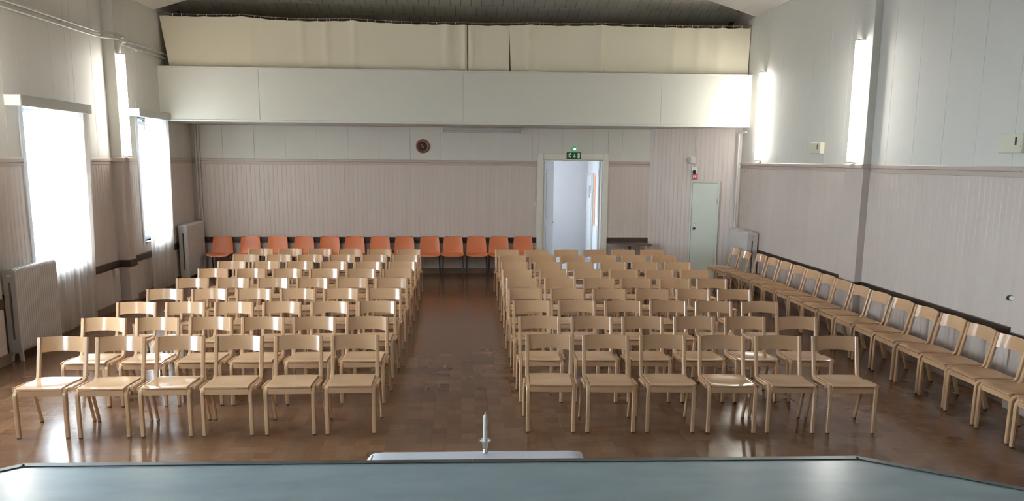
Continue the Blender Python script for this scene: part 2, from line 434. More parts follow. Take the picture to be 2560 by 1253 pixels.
# ---- generic wall backings with openings (boxes around the holes)
def wall_cells(u0, u1, z0, z1, holes):
    us = sorted({u0, u1, *[h[0] for h in holes], *[h[1] for h in holes]}); zs = sorted({z0, z1, *[h[2] for h in holes], *[h[3] for h in holes]})
    out = []
    for a, b in zip(us, us[1:]):
        for c, d in zip(zs, zs[1:]):
            um, zm = (a+b)/2, (c+d)/2
            if not any(h[0] < um < h[1] and h[2] < zm < h[3] for h in holes): out.append((a, b, c, d))
    return out

BW = 0.09
def board_mesh(name, h):
    """beadboard: chamfered tongue with its own bead, face towards -Y, base at z=0"""
    w_ = BW/2-.0002
    poly = [(-w_, 0), (-w_, -.009), (-w_+.005, -.012), (w_-.016, -.012), (w_-.012, -.0105), (w_-.008, -.012), (w_-.004, -.0115), (w_, -.009), (w_, 0)]
    return MB().prism(poly, 'Z', 0, h).mesh(name, 'wall_low')
_bm = {}
def bmesh_h(h):
    k = round(h, 3)
    if k not in _bm: _bm[k] = board_mesh('board', k)
    return _bm[k]
def boards(parent, p0, p1, z0, z1, holes=()):
    """individual boards from p0 to p1 (x,y); boards face to the right-hand side of p0->p1"""
    p0, p1 = Vector(p0), Vector(p1); L_ = (p1-p0).length; d = (p1-p0)/L_; ang = math.atan2(d[1], d[0])
    n = int(L_/BW+.3)
    st = L_/n
    for i in range(n):
        s = (i+.5)*st; segs = [(z0, z1)]
        for (a, b, c, e) in holes:
            if a-.02 < s < b+.02:
                segs = [q for (u, v) in segs for q in ((u, min(v, c)), (max(u, e), v)) if q[1]-q[0] > .03]
        p = p0+d*s
        for (u, v) in segs:
            o = link('board', bmesh_h(v-u), parent, (p[0], p[1], u), (0, 0, ang)); o.scale = (st/BW, 1, 1)
def panels(parent, p0, p1, z0, z1, width, mat='wall_up', holes=(), t=.010):
    p0, p1 = Vector(p0), Vector(p1); L_ = (p1-p0).length; d = (p1-p0)/L_; ang = math.atan2(d[1], d[0])
    n = max(1, round(L_/width)); st = L_/n
    for i in range(n):
        u, v = i*st, (i+1)*st
        for (a, b, c, e) in wall_cells(u, v, z0, z1, [(max(u, h[0]), min(v, h[1]), h[2], h[3]) for h in holes if h[0] < v and h[1] > u]):
            mb = MB().cbox(-(b-a)/2+.0009, (b-a)/2-.0013, -t, 0, 0, e-c-.001, .0025)
            p = p0+d*((a+b)/2); obj('panel', mb, mat, parent, False, (p[0], p[1], c), (0, 0, ang))

# ---- back wall
DX0, DX1, DZ = 1.71, 2.97, 2.40
mb = MB()
for (a, b, c, d) in wall_cells(XL-.3, XR+.3, -.15, 5.6, [(DX0, DX1, 0, DZ)]): mb.box(a, b, YB, YB+.18, c, d)
wb = struct('wall_back', mb, 'groove')
FR0, FR1, FRZ = DX0-.125, DX1+.115, DZ+.135
hb = [(FR0-XL+.02, FR1-XL-.02, 0, FRZ-.02)]
boards(wb, (XL, YB), (4.0, YB), .0, ZRAIL-.02, hb)
panels(wb, (XL, YB), (4.0, YB), ZRAIL+.02, 3.04, .61, holes=hb)

# ---- left wall
mb = MB()
for (a, b, c, d) in wall_cells(YF-.2, YB+.2, -.15, 5.6, [(y0, y1, WZ0, WZ1) for y0, y1 in WIN]): mb.box(XL-.28, XL, a, b, c, d)
wl = struct('wall_left', mb, 'groove')
holesL = [(y0-.0-5.2, y1-5.2, WZ0-.03, WZ1+.03) for y0, y1 in WIN if y0 > 5]
boards(wl, (XL, 5.2), (XL, YB), 0, ZRAIL-.02, holesL)
panels(wl, (XL, 5.2), (XL, YB), ZRAIL+.02, 5.05, .60, holes=holesL)
# ---- right wall
wr = struct('wall_right', MB().box(XR, XR+.25, YF-.2, YB+.2, -.15, 5.6), 'groove')
boards(wr, (XR, 15.2), (XR, 5.2), 0, ZRAIL-.02)
panels(wr, (XR, 15.2), (XR, 5.2), ZRAIL+.02, 5.06, .60)
# ---- near parts of the side walls and the wall behind the stage
nb = MB()
for (a, b, c, d) in wall_cells(YF, 5.2, 0, 5.05, [(2.6, 4.1, WZ0, WZ1)]): nb.box(XL, XL+.012, a, b, c, d)
nb.box(XR-.012, XR, YF, 5.2, 0, 5.05)
obj('near_lining', nb, 'wall_up', wl)
struct('wall_front', MB().box(XL-.3, XR+.3, YF-.2, YF, -.15, 6.2), 'wall_up')

# ---- pilasters
def pilaster(name, x0, x1, y0, y1, cap):
    t = bpy.data.objects.new(name, None); COL.objects.link(t); t['kind'] = 'structure'
    obj('lower_casing', MB().cbox(x0, x1, y0, y1, 0, ZRAIL, .006), 'wall_low', t)
    obj('upper_casing', MB().cbox(x0, x1, y0, y1, ZRAIL, 5.0, .006), 'wall_up', t)
    e = .035
    obj('rail_collar', MB().cbox(x0-e if x0 > 0 else x0, x1+e if x0 < 0 else x1, y0-e, y1+e, ZRAIL-.035, ZRAIL+.03, .008), 'rail', t)
    obj('strip_collar', MB().cbox(x0-.02 if x0 > 0 else x0, x1+.02 if x0 < 0 else x1, y0-.02, y1-.005, .655, .77, .004), 'strip', t)
    if cap:
        obj('capital', MB().prism([(x0, 4.78), (x1+.01, 4.78), (x1+.20, 4.90), (x1+.20, 5.02), (x0, 5.02)], 'Y', y0-.13, y1+.14), 'wall_up', t)
    return t
pilaster('trim_1', XL, -5.27, 12.70, 12.95, True)
pilaster('trim_2', XL, -5.27, 8.85, 9.2, True)
pilaster('trim_3', 5.385, XR, 10.27, 10.72, False)
pilaster('trim_4', 5.385, XR, 6.7, 7.17, False)
# ---- rails, dark chair-rail boards, baseboards
def run(name, segs, mat, z0, z1, t, ch=.006, kind='structure'):
    mb = MB()
    for (side, a, b) in segs:
        if side == 'L': mb.cbox(XL, XL+t, a, b, z0, z1, ch)
        elif side == 'R': mb.cbox(XR-t, XR, a, b, z0, z1, ch)
        elif side == 'B': mb.cbox(a, b, YB-t, YB, z0, z1, ch)
    return struct(name, mb, mat)
gapL = [(9.2, WIN[0][0]-.08), (WIN[0][1]+.08, 12.70), (12.95, WIN[1][0]-.08), (WIN[1][1]+.08, YB), (5.2, 6.37), (8.03, 8.85)]
t_ = run('trim_5', [('L', a, b) for a, b in gapL], 'rail', ZRAIL-.03, ZRAIL+.025, .032, .01)
obj('rail_fillet', (lambda q: [q.cbox(XL, XL+.02, a, b, ZRAIL-.075, ZRAIL-.031, .004) for a, b in gapL] and q)(MB()), 'rail', t_)
t_ = run('trim_6', [('R', 5.2, 6.7), ('R', 7.17, 10.27), ('R', 10.72, 15.2)], 'rail', ZRAIL-.03, ZRAIL+.025, .032, .01)
obj('rail_fillet', (lambda q: [q.cbox(XR-.02, XR, a, b, ZRAIL-.085, ZRAIL-.031, .004) for a, b in ((7.17, 10.27), (10.72, 15.2))] and q)(MB()), 'rail', t_)
t_ = run('trim_7', [('B', XL, FR0), ('B', FR1, 3.97)], 'rail', ZRAIL-.03, ZRAIL+.025, .032, .01)
obj('rail_fillet', (lambda q: [q.cbox(a, b, YB-.02, YB, ZRAIL-.085, ZRAIL-.031, .004) for a, b in ((XL, FR0), (FR1, 3.97))] and q)(MB()), 'rail', t_)
run('trim_8', [('L', a, b) for a, b in ((9.2, 12.70), (12.95, YB))], 'strip', .655, .77, .03, .004)
run('trim_9', [('R', 7.3, 10.27), ('R', 10.8, 14.95)], 'strip', .655, .785, .03, .004)
run('trim_10', [('B', XL, FR0), ('B', FR1, 3.97)], 'strip', .655, .775, .03, .004)
bl = run('baseboard_left', [('L', a, b) for a, b in ((5.2, 8.85), (9.2, 12.70), (12.95, YB))], 'base', 0, .12, .022, .004)
obj('pilaster_base', MB().cbox(XL, -5.25, 12.68, 12.96, 0, .12, .004).cbox(XL, -5.25, 8.83, 9.22, 0, .12, .004), 'base', bl)
run('baseboard_right', [('R', 5.2, 6.7), ('R', 7.17, 10.27), ('R', 10.72, 15.2)], 'base', 0, .12, .022, .004)
run('baseboard_back', [('B', XL, FR0), ('B', FR1, 3.97)], 'base', 0, .12, .022, .004)

# ---- angled closet in the back right corner
CA, CBp = Vector((3.97, YB)), Vector((XR, 15.2)); cd = (CBp-CA).normalized(); cang = math.atan2(cd[1], cd[0])
cn = Vector((cd[1], -cd[0]))                # points into the hall
def cpt(s, off=0): return CA+cd*s+cn*off
CL = (CBp-CA).length
wc = bpy.data.objects.new('wall_closet', None); COL.objects.link(wc); wc['kind'] = 'structure'
holes = [(.93, 1.54, 0, 2.0)]
cm = MB()
for (a, b, c, d) in wall_cells(0, CL, 0, 3.05, holes): cm.box(a, b, 0, .06, c, d)
obj('closet_backing', cm, 'groove', wc, False, (CA[0], CA[1], 0), (0, 0, cang))
boards(wc, CA, CBp, 0, 3.05, [(.93, 1.54, -.1, 2.0)])
cb_ = MB().cbox(0, .91, -.022, 0, 0, .1, .004).cbox(1.56, CL, -.022, 0, 0, .1, .004)
obj('closet_base', cb_, 'base', wc, False, (CA[0], CA[1], 0), (0, 0, cang))

# ---- gallery: parapet, soffit, floor, ceiling
wg = struct('wall_gallery', MB().box(XL, XR, YG+.02, YG+.10, 3.06, 3.98), 'groove')
for a, b in ((XL, -3.667), (-3.667, .043), (.043, 3.763), (3.763, XR)):
    obj('panel', MB().cbox(a+.0015, b-.0015, YG, YG+.019, 3.075, 3.985, .0025), 'parapet', wg)
obj('top_cap', MB().cbox(XL, XR, YG-.012, YG+.115, 3.985, 4.012, .006), 'parapet', wg)
obj('bottom_lip', MB().cbox(XL, XR, YG-.014, YG+.1, 3.035, 3.074, .006), 'white', wg)
struct('ceiling_soffit', MB().box(XL, XR, YG+.1, YB, 3.05, 3.16), 'wall_up')
# gallery ceiling: plane falling towards the back, laid with small staggered boards
GZ0, GZ1 = 5.52, 5.04
def gz(y): return GZ0+(GZ1-GZ0)*(y-YG)/(YB-YG)
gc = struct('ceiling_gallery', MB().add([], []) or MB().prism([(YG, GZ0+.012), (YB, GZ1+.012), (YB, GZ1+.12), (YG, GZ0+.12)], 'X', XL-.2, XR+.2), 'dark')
rowl = (YB-YG)/4.0; sl = math.atan2(GZ1-GZ0, YB-YG); rl = rowl/math.cos(sl)
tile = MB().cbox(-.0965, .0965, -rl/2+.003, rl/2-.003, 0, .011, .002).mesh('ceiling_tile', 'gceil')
for r_ in range(4):
    yc = YG+rowl*(r_+.5)
    for i in range(56):
        x = XL+.05+.2*i+(.1 if r_ % 2 else 0)
        if x > XR-.05: continue
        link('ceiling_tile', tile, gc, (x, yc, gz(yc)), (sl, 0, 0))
# hall ceiling: sloping board strips at both sides, flat in the middle
hc = struct('ceiling', MB().box(XL-.3, XR+.3, YF-.2, YB+.4, 5.75, 5.9), 'ceil')
zc2 = 5.52
def slope_boards(xw, zw, sgn):
    n = 5; run_ = (zc2-zw)/.30
    for k in range(n):
        xa, xb = xw-sgn*run_*k/n, xw-sgn*run_*(k+1)/n; za, zb = zw+(zc2-zw)*k/n, zw+(zc2-zw)*(k+1)/n
        e = .003*sgn
        mb = MB().prism([(xa-e, za), (xb+e, zb), (xb+e, zb+.02), (xa-e, za+.02)], 'Y', YF, YG)
        obj('ceiling_board', mb, 'ceil', hc)
    obj('slope_backing', MB().prism([(xw, zw+.021), (xw-sgn*run_, zc2+.021), (xw-sgn*run_, zc2+.05), (xw, zw+.05)], 'Y', YF, YG), 'ceil', hc)
    return xw-sgn*run_
xa = slope_boards(XR, 5.06, 1); xb = slope_boards(XL, 4.97, -1)
obj('flat_boards', MB().box(xb, xa, YF, YG, zc2, zc2+.03), 'ceil', hc)
# gable pieces closing the change of plane at the gallery
obj('gallery_gusset', MB().prism([(XR, 5.07), (xa, zc2+.01), (xa, zc2+.15), (XR, zc2+.15)], 'Y', YG, YG+.02).prism([(XL, 4.98), (xb, zc2+.01), (xb, zc2+.15), (XL, zc2+.15)], 'Y', YG, YG+.02), 'ceil', hc)

# ------------------------------------------------------------------ windows with sheer curtains
def window(idx, y0, y1):
    wn = bpy.data.objects.new('window_%d' % idx, None); COL.objects.link(wn); wn['kind'] = 'structure'
    xf0, xf1 = XL-.16, XL-.09
    fr = MB(); z0, z1 = WZ0, WZ1; t = .06
    fr.cbox(xf0, xf1, y0, y0+t, z0, z1, .006); fr.cbox(xf0, xf1, y1-t, y1, z0, z1, .006)
    fr.cbox(xf0, xf1, y0+t, y1-t, z0, z0+t, .006); fr.cbox(xf0, xf1, y0+t, y1-t, z1-t-.06, z1-.06, .006); fr.cbox(xf0, xf1, y0+t, y1-t, z1-.03, z1, .006)
    obj('window_frame', fr, 'frame_white', wn)
    ym = y0+(y1-y0)*.62
    obj('mullion', MB().cbox(xf0, xf1, ym-.035, ym+.035, z0+t, z1-t-.06, .006), 'frame_white', wn)
    obj('transom', MB().cbox(xf0, xf1, y0+t, ym-.035, 1.37, 1.44, .006).cbox(xf0, xf1, ym+.035, y1-t, 1.37, 1.44, .006), 'frame_white', wn)
    for a, b in ((y0+t, ym-.035), (ym+.035, y1-t)):
        obj('pane', MB().box(xf0+.03, xf0+.034, a, b, z0+t, 1.37), 'glass', wn)
        obj('pane', MB().box(xf0+.03, xf0+.034, a, b, 1.44, z1-t-.06), 'glass', wn)
    cs = MB(); c0 = XL; c1 = XL+.028
    cs.cbox(c0, c1, y0-.08, y0, z0-.06, z1+.06, .005); cs.cbox(c0, c1, y1, y1+.08, z0-.06, z1+.06, .005); cs.cbox(c0, c1, y0, y1, z1, z1+.06, .005)
    obj('casing', cs, 'frame_white', wn)
    obj('reveal', MB().box(XL-.28, XL, y0-.004, y0, z0, z1).box(XL-.28, XL, y1, y1+.004, z0, z1).box(XL-.28, XL, y0, y1, z1, z1+.004), 'frame_white', wn)
    obj('sill', MB().cbox(XL-.28, XL+.05, y0, y1, z0-.03, z0, .006), 'frame_white', wn)
for i, (a, b) in enumerate(WIN): window(i+1, a, b)

def pelmet(y0, y1, z0, z1, label):
    t = thing('curtain_pelmet', label, 'pelmet', (XL, (y0+y1)/2, z0), group='window pelmets')
    h = (y1-y0)/2; dz = z1-z0
    obj('front_board', MB().cbox(.185, .20, -h, h, 0, dz, .003), 'pelmet', t)
    obj('top_board', MB().box(.0, .185, -h+.015, h, dz-.015, dz-.002), 'pelmet', t)
    obj('end_board', MB().cbox(0.0, .198, -h-.012, -h, 0, dz, .003), 'white', t)
    obj('curtain_track', MB().box(.14, .16, -h+.02, h-.02, dz-.04, dz-.016), 'white', t)
pelmet(9.93, 11.74, 2.99, 3.12, 'painted pelmet box above the nearer curtained window on the left wall')
pelmet(13.44, 14.83, 3.05, 3.18, 'painted pelmet box above the far left window, touching the gallery')

def sheer_curtain(y0, y1, b0, b1, ztop, zbot, folds, label):
    mb = MB(); nu, nz_ = folds*10, 22; grid = []
    ph = [random.uniform(-.5, .5) for _ in range(folds+2)]
    for k in range(nz_+1):
        f = k/nz_; z = ztop+(zbot-ztop)*f; row = []
        for i in range(nu+1):
            s = i/nu; ys = y0+(y1-y0)*s; yb = b0+(b1-b0)*s; y = ys+(yb-ys)*f
            a = s*folds*2*PI; amp = .012+.026*min(1, f*1.6+.1)
            x = -5.31+amp*math.sin(a+ph[int(s*folds)]*0.5*f)+.012*math.sin(a*.37+1)*f
            row.append((x, y+.010*math.sin(2*a)*f, z))
        grid.append(row)
    n = nu+1; vs = [p for r_ in grid for p in r_]
    mb.add(vs, [(i*n+j, i*n+j+1, (i+1)*n+j+1, (i+1)*n+j) for i in range(nz_) for j in range(nu)])
    for (j0, j1) in ((0, nu//12), (nu-nu//8, nu)):      # turned-in hems at both edges
        hv = [(r_[j][0]-.012-.006*math.sin(j*1.9), r_[j][1], r_[j][2]) for r_ in grid for j in range(j0, j1+1)]; n2 = j1-j0+1
        mb.add(hv, [(i*n2+j, i*n2+j+1, (i+1)*n2+j+1, (i+1)*n2+j) for i in range(nz_) for j in range(n2-1)])
    o = obj('sheer_curtain', mb, 'sheer', None, True); tag(o, label, 'curtain', 'sheer curtains at the left windows')
    return o
sheer_curtain(10.38, 11.80, 10.38, 11.58, 3.075, .075, 10, 'white sheer curtain to the floor beside the near left radiator')
sheer_curtain(13.82, 14.92, 13.66, 14.70, 3.135, .075, 8, 'white sheer curtain at the far left window, below the gallery edge')

# ------------------------------------------------------------------ radiators
def rrect(hw, z0, z1, r, n=5):
    out = []
    for (cx, cz, a0) in ((hw-r, z0+r, -90), (hw-r, z1-r, 0), (-hw+r, z1-r, 90), (-hw+r, z0+r, 180)):
        for k in range(n+1):
            a = R(a0+90*k/n); out.append((cx+r*math.cos(a), cz+r*math.sin(a)))
    return out
def section_mesh(hw, z0, z1, pitch):
    """one cast radiator section across X/Z, extruded along Y: two columns with a slot between"""
    t = pitch/2-.0015
    A = rrect(hw, z0, z1, .045); B = rrect(hw-.008, z0+.008, z1-.008, .04); I = rrect(.013, z0+.15, z1-.16, .012)
    n = len(A); mb = MB()
    ring = [(A, -t+.008), (A, t-.008)]
    vs = [(p[0], -t, p[1]) for p in B]+[(p[0], -t+.008, p[1]) for p in A]+[(p[0], t-.008, p[1]) for p in A]+[(p[0], t, p[1]) for p in B]+[(p[0], -t, p[1]) for p in I]+[(p[0], t, p[1]) for p in I]
    fs = []
    for i in range(n):
        j = (i+1) % n
        fs += [(i, j, n+j, n+i), (n+i, n+j, 2*n+j, 2*n+i), (2*n+i, 2*n+j, 3*n+j, 3*n+i), (i, 4*n+i, 4*n+j, j), (3*n+i, 3*n+j, 5*n+j, 5*n+i), (4*n+i, 5*n+i, 5*n+j, 4*n+j)]
    mb.add(vs, fs); return mb.mesh('section', 'radiator', True)
def radiator(label, xc, y0, y1, hw, ztop, plug_end, valve_end):
    n = round((y1-y0)/.048); p = (y1-y0)/n
    t = thing('radiator', label, 'radiator', (xc, (y0+y1)/2, 0), group='column radiators')
    me = section_mesh(hw, .10, ztop, p); h = (y1-y0)/2
    for i in range(n): link('section', me, t, (0, -h+(i+.5)*p, 0))
    for yy in (-h+p*.5, h-p*.5):
        for sx in (-1, 1):
            obj('foot', MB().prism([(sx*hw*.98, 0), (sx*hw*.60, 0), (sx*hw*.35, .112), (sx*hw*.98, .16)], 'Y', yy-.016, yy+.016), 'radiator', t)
    for e in plug_end:
        s = -1 if e < 0 else 1
        obj('plug', MB().lathe([(.026, 0), (.026, .012), (.016, .014), (.016, .022)] if s > 0 else [(.016, -.022), (.016, -.014), (.026, -.012), (.026, 0)], 16, (0, s*h, ztop-.075), 'Y'), 'radiator', t, True)
    s = valve_end
    v = obj('valve', MB().tube([(0, s*h, ztop-.07), (0, s*(h+.07), ztop-.07)], .011).lathe([(.017, s*(h+.02)), (.017, s*(h+.05))], 12, (0, 0, ztop-.07), 'Y'), 'brass', t, True)
    obj('valve_knob', MB().tube([(.0, s*(h+.055), ztop-.07), (.05, s*(h+.055), ztop-.07)], .014), 'white', v, True)
    return t
radiator('pale column radiator in front of the near left window', -5.24, 9.30, 10.24, .075, 1.10, (-1,), -1)
radiator('pale column radiator in the back left corner beside the orange chairs', -5.30, 15.22, 16.22, .085, 1.12, (-1,), 1)
radiator('pale column radiator in the back right corner behind the wooden chairs', 5.36, 14.02, 15.02, .10, 1.11, (-1,), 1)

# ------------------------------------------------------------------ pipes
def pipe(label, pts, r, rad=.04, name='heating_pipe', clips=()):
    t = thing(name, label, 'pipe', pts[0])
    b0 = Vector(pts[0]); P_ = [Vector(p)-b0 for p in pts]
    obj('tube', MB().tube(fillet(P_, rad, 5) if len(P_) > 2 else P_, r, 10), 'pipe', t, True)
    for c in clips:
        q = Vector(c)-b0
        obj('pipe_clip', MB().cbox(q[0]-.03, q[0]+.03, q[1]-.012, q[1]+.012, q[2]-.025, q[2]+.025, .003), 'pipe', t)
    return t
for z, lb in ((4.235, 'upper painted heating pipe high on the left wall'), (4.16, 'lower painted heating pipe high on the left wall')):
    pipe(lb, [(-5.40, 5.4, z-.06), (-5.40, 12.47, z), (-5.215, 12.62, z), (-5.215, 13.0, z), (-5.40, 13.13, z), (-5.40, YG+.35, z+.015)], .016, .05, clips=[(-5.425, 11.4, z-.01), (-5.425, 13.9, z)])
pipe('thin white riser pipe up the back left corner', [(-5.33, YB-.06, 3.05), (-5.33, YB-.06, 1.16)], .016, clips=[(-5.33, YB-.04, 2.3)])
pipe('second thin riser pipe in the back left corner, nearest the radiator', [(-5.27, YB-.06, 3.05), (-5.27, YB-.06, .2)], .012)
cp = cpt(CL-.06, .05)
pipe('white riser pipe in the back right corner, bent at the top', [(XR-.03, 14.95, 2.95), (5.40, 15.12, 2.95), (5.40, 15.13, .15)], .019, .05, clips=[(5.425, 15.14, 2.3), (5.425, 15.14, 1.55)])

# ------------------------------------------------------------------ wall lamps (lit tubes behind diffusers)
def wall_lamp(label, x, y, z0, z1, side):
    """side -1: on the left wall facing +X, +1: on the right wall facing -X"""
    s = -side; h = z1-z0
    t = thing('wall_lamp', label, 'lamp', (x, y, z0), group='long vertical wall lamps')
    a, b = sorted((0, s*.03)); obj('backplate', MB().cbox(a, b, -.045, .045, .0, h, .004), 'white', t)
    prof = [(s*.03, -.05), (s*.085, -.05), (s*.105, -.03), (s*.105, .03), (s*.085, .05), (s*.03, .05)]
    obj('diffuser', MB().prism(prof, 'Z', .02, h-.02), 'lamp', t)
    obj('end_cap', MB().prism([(p[0]*1.02, p[1]*1.04) for p in prof], 'Z', 0.0, .019).prism([(p[0]*1.02, p[1]*1.04) for p in prof], 'Z', h-.019, h), 'white', t)
    obj('middle_bracket', MB().cbox(min(0, s*.034), max(0, s*.034), -.074, -.046, h*.47, h*.55, .006), 'lamp', t)  # glows itself, standing in for the lamp light that falls on it
    obj('pull_switch', MB().cbox(min(0, s*.03), max(0, s*.03), -.066, -.046, h*.11, h*.135, .004), 'lamp', t)  # emissive too, lamplight on the switch put into its material
wall_lamp('lit vertical wall lamp on the left wall between the two windows', -5.27, 12.77, 2.385, 3.96, -1)
wall_lamp('lit vertical wall lamp on the near right pilaster', 5.385, 10.5, 2.39, 4.02, 1)
wall_lamp('lit vertical wall lamp on the right wall beside the gallery front', XR-.01, 14.2, 2.41, 4.0, 1)
# out of view towards the stage, the same lamps on the nearer pilasters
wall_lamp('lit vertical wall lamp on the nearest left pilaster, outside the picture', -5.27, 9.02, 2.385, 3.96, -1)

# ------------------------------------------------------------------ double door in the back wall
dr = bpy.data.objects.new('door_1', None); COL.objects.link(dr); dr['kind'] = 'structure'
for (a, b) in ((FR0, DX0), (DX1, FR1)): obj('jamb_casing', MB().cbox(a, b, YB-.045, YB, 0, FRZ, .008), 'doorframe', dr)
obj('head_casing', MB().cbox(DX0, DX1, YB-.045, YB, DZ, FRZ, .008), 'doorframe', dr)
obj('lining', MB().box(DX0-.003, DX0+.02, YB-.01, YB+.18, 0, DZ).box(DX1-.02, DX1+.003, YB-.01, YB+.18, 0, DZ).box(DX0, DX1, YB-.01, YB+.18, DZ-.02, DZ+.003), 'doorframe', dr)
obj('threshold', MB().cbox(DX0, DX1, YB-.02, YB+.18, -.005, .018, .004), 'base', dr)
def leaf(parent, x, y, ang, wdt, sgn):
    lf = obj('door_leaf', MB().cbox(0, wdt, -.02, .02, .02, DZ-.03, .004), 'vest', parent, False, (x, y, 0), (0, 0, ang))
    for z0, z1 in ((.25, 1.0), (1.15, 2.2)):
        obj('leaf_panel', MB().cbox(.1, wdt-.1, -.027, .027, z0, z1, .006), 'vest', lf)
    obj('door_handle', MB().tube([(wdt-.06, -.02, 1.05), (wdt-.06, -.07, 1.05), (wdt-.16, -.07, 1.05)], .009), 'brass', lf, True)
leaf(dr, DX0+.03, YB+.16, R(64), .60, 1)
leaf(dr, DX1-.035, YB+.16, R(86), .60, -1)

# vestibule beyond the doorway
VX0, VX1, VY0, VY1, VZ = .9, 3.16, YB+.18, 19.5, 2.75
struct('floor_vestibule', MB().box(VX0-.1, VX1+.1, VY0, VY1+.1, -.15, 0), 'vfloor')
struct('ceiling_vestibule', MB().box(VX0-.1, VX1+.1, VY0, VY1+.1, VZ, VZ+.1), 'vest')
struct('wall_vestibule_back', MB().box(VX0-.1, VX1+.1, VY1, VY1+.1, 0, VZ), 'vest')
struct('wall_vestibule_right', MB().box(VX1, VX1+.1, VY0, VY1, 0, VZ), 'vest')
mb = MB()
for (a, b, c, d) in wall_cells(VY0, VY1, 0, VZ, [(17.55, 18.75, 1.2, 2.2)]): mb.box(VX0-.1, VX0, a, b, c, d)
struct('wall_vestibule_left', mb, 'vest')
vw = struct('window_5', MB().cbox(VX0-.08, VX0-.03, 17.55, 17.61, 1.2, 2.2, .004).cbox(VX0-.08, VX0-.03, 18.69, 18.75, 1.2, 2.2, .004).cbox(VX0-.08, VX0-.03, 17.61, 18.69, 1.2, 1.26, .004).cbox(VX0-.08, VX0-.03, 17.61, 18.69, 2.14, 2.2, .004).cbox(VX0-.08, VX0-.03, 18.12, 18.18, 1.26, 2.14, .004), 'white')
obj('pane', MB().box(VX0-.06, VX0-.056, 17.61, 18.12, 1.26, 2.14), 'glass', vw); obj('pane', MB().box(VX0-.06, VX0-.056, 18.18, 18.69, 1.26, 2.14), 'glass', vw)
struct('baseboard_vestibule', MB().cbox(VX0, VX1, VY1-.02, VY1, 0, .16, .004).cbox(VX1-.02, VX1, VY0, VY1-.02, 0, .16, .004), 'white')
d3 = struct('door_3', MB().cbox(VX1-.035, VX1, 18.62, 19.38, .0, 2.08, .005), 'white')
obj('door_leaf', MB().cbox(VX1-.05, VX1-.036, 18.68, 19.32, .01, 2.02, .004), 'vest', d3)
obj('door_handle', MB().cbox(VX1-.075, VX1-.05, 18.73, 18.75, 1.62, 1.78, .004).cbox(VX1-.075, VX1-.05, 18.84, 18.86, 1.5, 1.8, .004), 'grey', d3)
nbd = thing('notice_board', 'orange framed notice board on the bright wall beyond the open doorway', 'notice board', (VX1, 18.05, .86))
obj('frame', MB().cbox(-.03, -.001, -.36, .36, 0, .05, .004).cbox(-.03, -.001, -.36, .36, 1.18, 1.23, .004).cbox(-.03, -.001, -.36, -.31, .05, 1.18, .004).cbox(-.03, -.001, .20, .36, .05, 1.18, .004), 'boardframe', nbd)
obj('backing', MB().box(-.014, -.001, -.31, .31, .05, 1.18), 'paper', nbd)
for z in (.22, .55, .85): obj('sheet', MB().box(-.017, -.0145, -.28, .17, z, z+.26), 'paper', nbd)
vl = thing('added_ceiling_lamp', 'round ceiling lamp added to brighten the vestibule beyond the doorway', 'lamp', (2.1, 17.6, VZ))  # added out of view above the door head to brighten the vestibule
obj('base', MB().lathe([(.13, -.03), (.13, -.001)], 20), 'white', vl, True)
obj('globe', MB().lathe([(.02, -.15), (.08, -.135), (.12, -.09), (.125, -.03)], 20), 'globe', vl, True)

# small flush door in the closet
dc = bpy.data.objects.new('door_2', None); COL.objects.link(dc); dc['kind'] = 'structure'
dc.location = (CA[0], CA[1], 0); dc.rotation_euler = (0, 0, cang)
obj('door_frame', MB().cbox(.93, .965, -.03, .04, 0, 2.0, .004).cbox(1.505, 1.54, -.03, .04, 0, 2.0, .004).cbox(.965, 1.505, -.03, .04, 1.965, 2.0, .004), 'smalldoor', dc)
lf = obj('door_leaf', MB().cbox(.968, 1.502, -.015, .025, .01, 1.962, .003), 'smalldoor', dc)
obj('door_handle', MB().lathe([(.026, -.022), (.026, -.015)], 16, (1.04, 0, 1.03), 'Y').lathe([(.018, -.055), (.026, -.045), (.014, -.022)], 16, (1.04, 0, 1.03), 'Y'), 'steel_dark', lf, True)
obj('escutcheon', MB().cbox(1.022, 1.062, -.019, -.014, 1.07, 1.13, .002), 'brass', lf)
obj('hinge', MB().tube([(1.502, -.03, .35), (1.502, -.03, .45)], .009).tube([(1.502, -.03, 1.55), (1.502, -.03, 1.65)], .009), 'brass', dc)

# ------------------------------------------------------------------ sign, emergency lamp, clock, tube light
es = thing('exit_sign', 'green exit sign with running man and arrow above the open doorway', 'sign', (2.342, YB-.05, 2.42))
obj('plate', MB().cbox(-.15, .15, -.012, .004, 0, .137, .002), 'signgreen', es)
sy0, sy1 = -.0135, -.0115
def flat(poly): return MB().prism(poly, 'Y', sy0, sy1)
def bar2(p, q, wd):
    d = (Vector(q)-Vector(p)).normalized(); n = Vector((-d[1], d[0]))*wd/2
    return [tuple(Vector(p)+n), tuple(Vector(q)+n), tuple(Vector(q)-n), tuple(Vector(p)-n)]
man = MB()
man.prism([(-.072+.013*math.cos(a*PI/6), .112+.013*math.sin(a*PI/6)) for a in range(12)], 'Y', sy0, sy1)
for p, q, w_ in (((-.080, .098), (-.098, .062), .024), ((-.082, .095), (-.060, .082), .010), ((-.060, .082), (-.046, .092), .009), ((-.084, .094), (-.112, .092), .010), ((-.112, .092), (-.122, .074), .009),
                 ((-.096, .062), (-.070, .048), .014), ((-.070, .048), (-.074, .022), .011), ((-.098, .062), (-.110, .036), .014), ((-.110, .036), (-.134, .030), .011)):
    man.prism(bar2(p, q, w_), 'Y', sy0, sy1)
obj('running_man', man, 'signwhite', es)
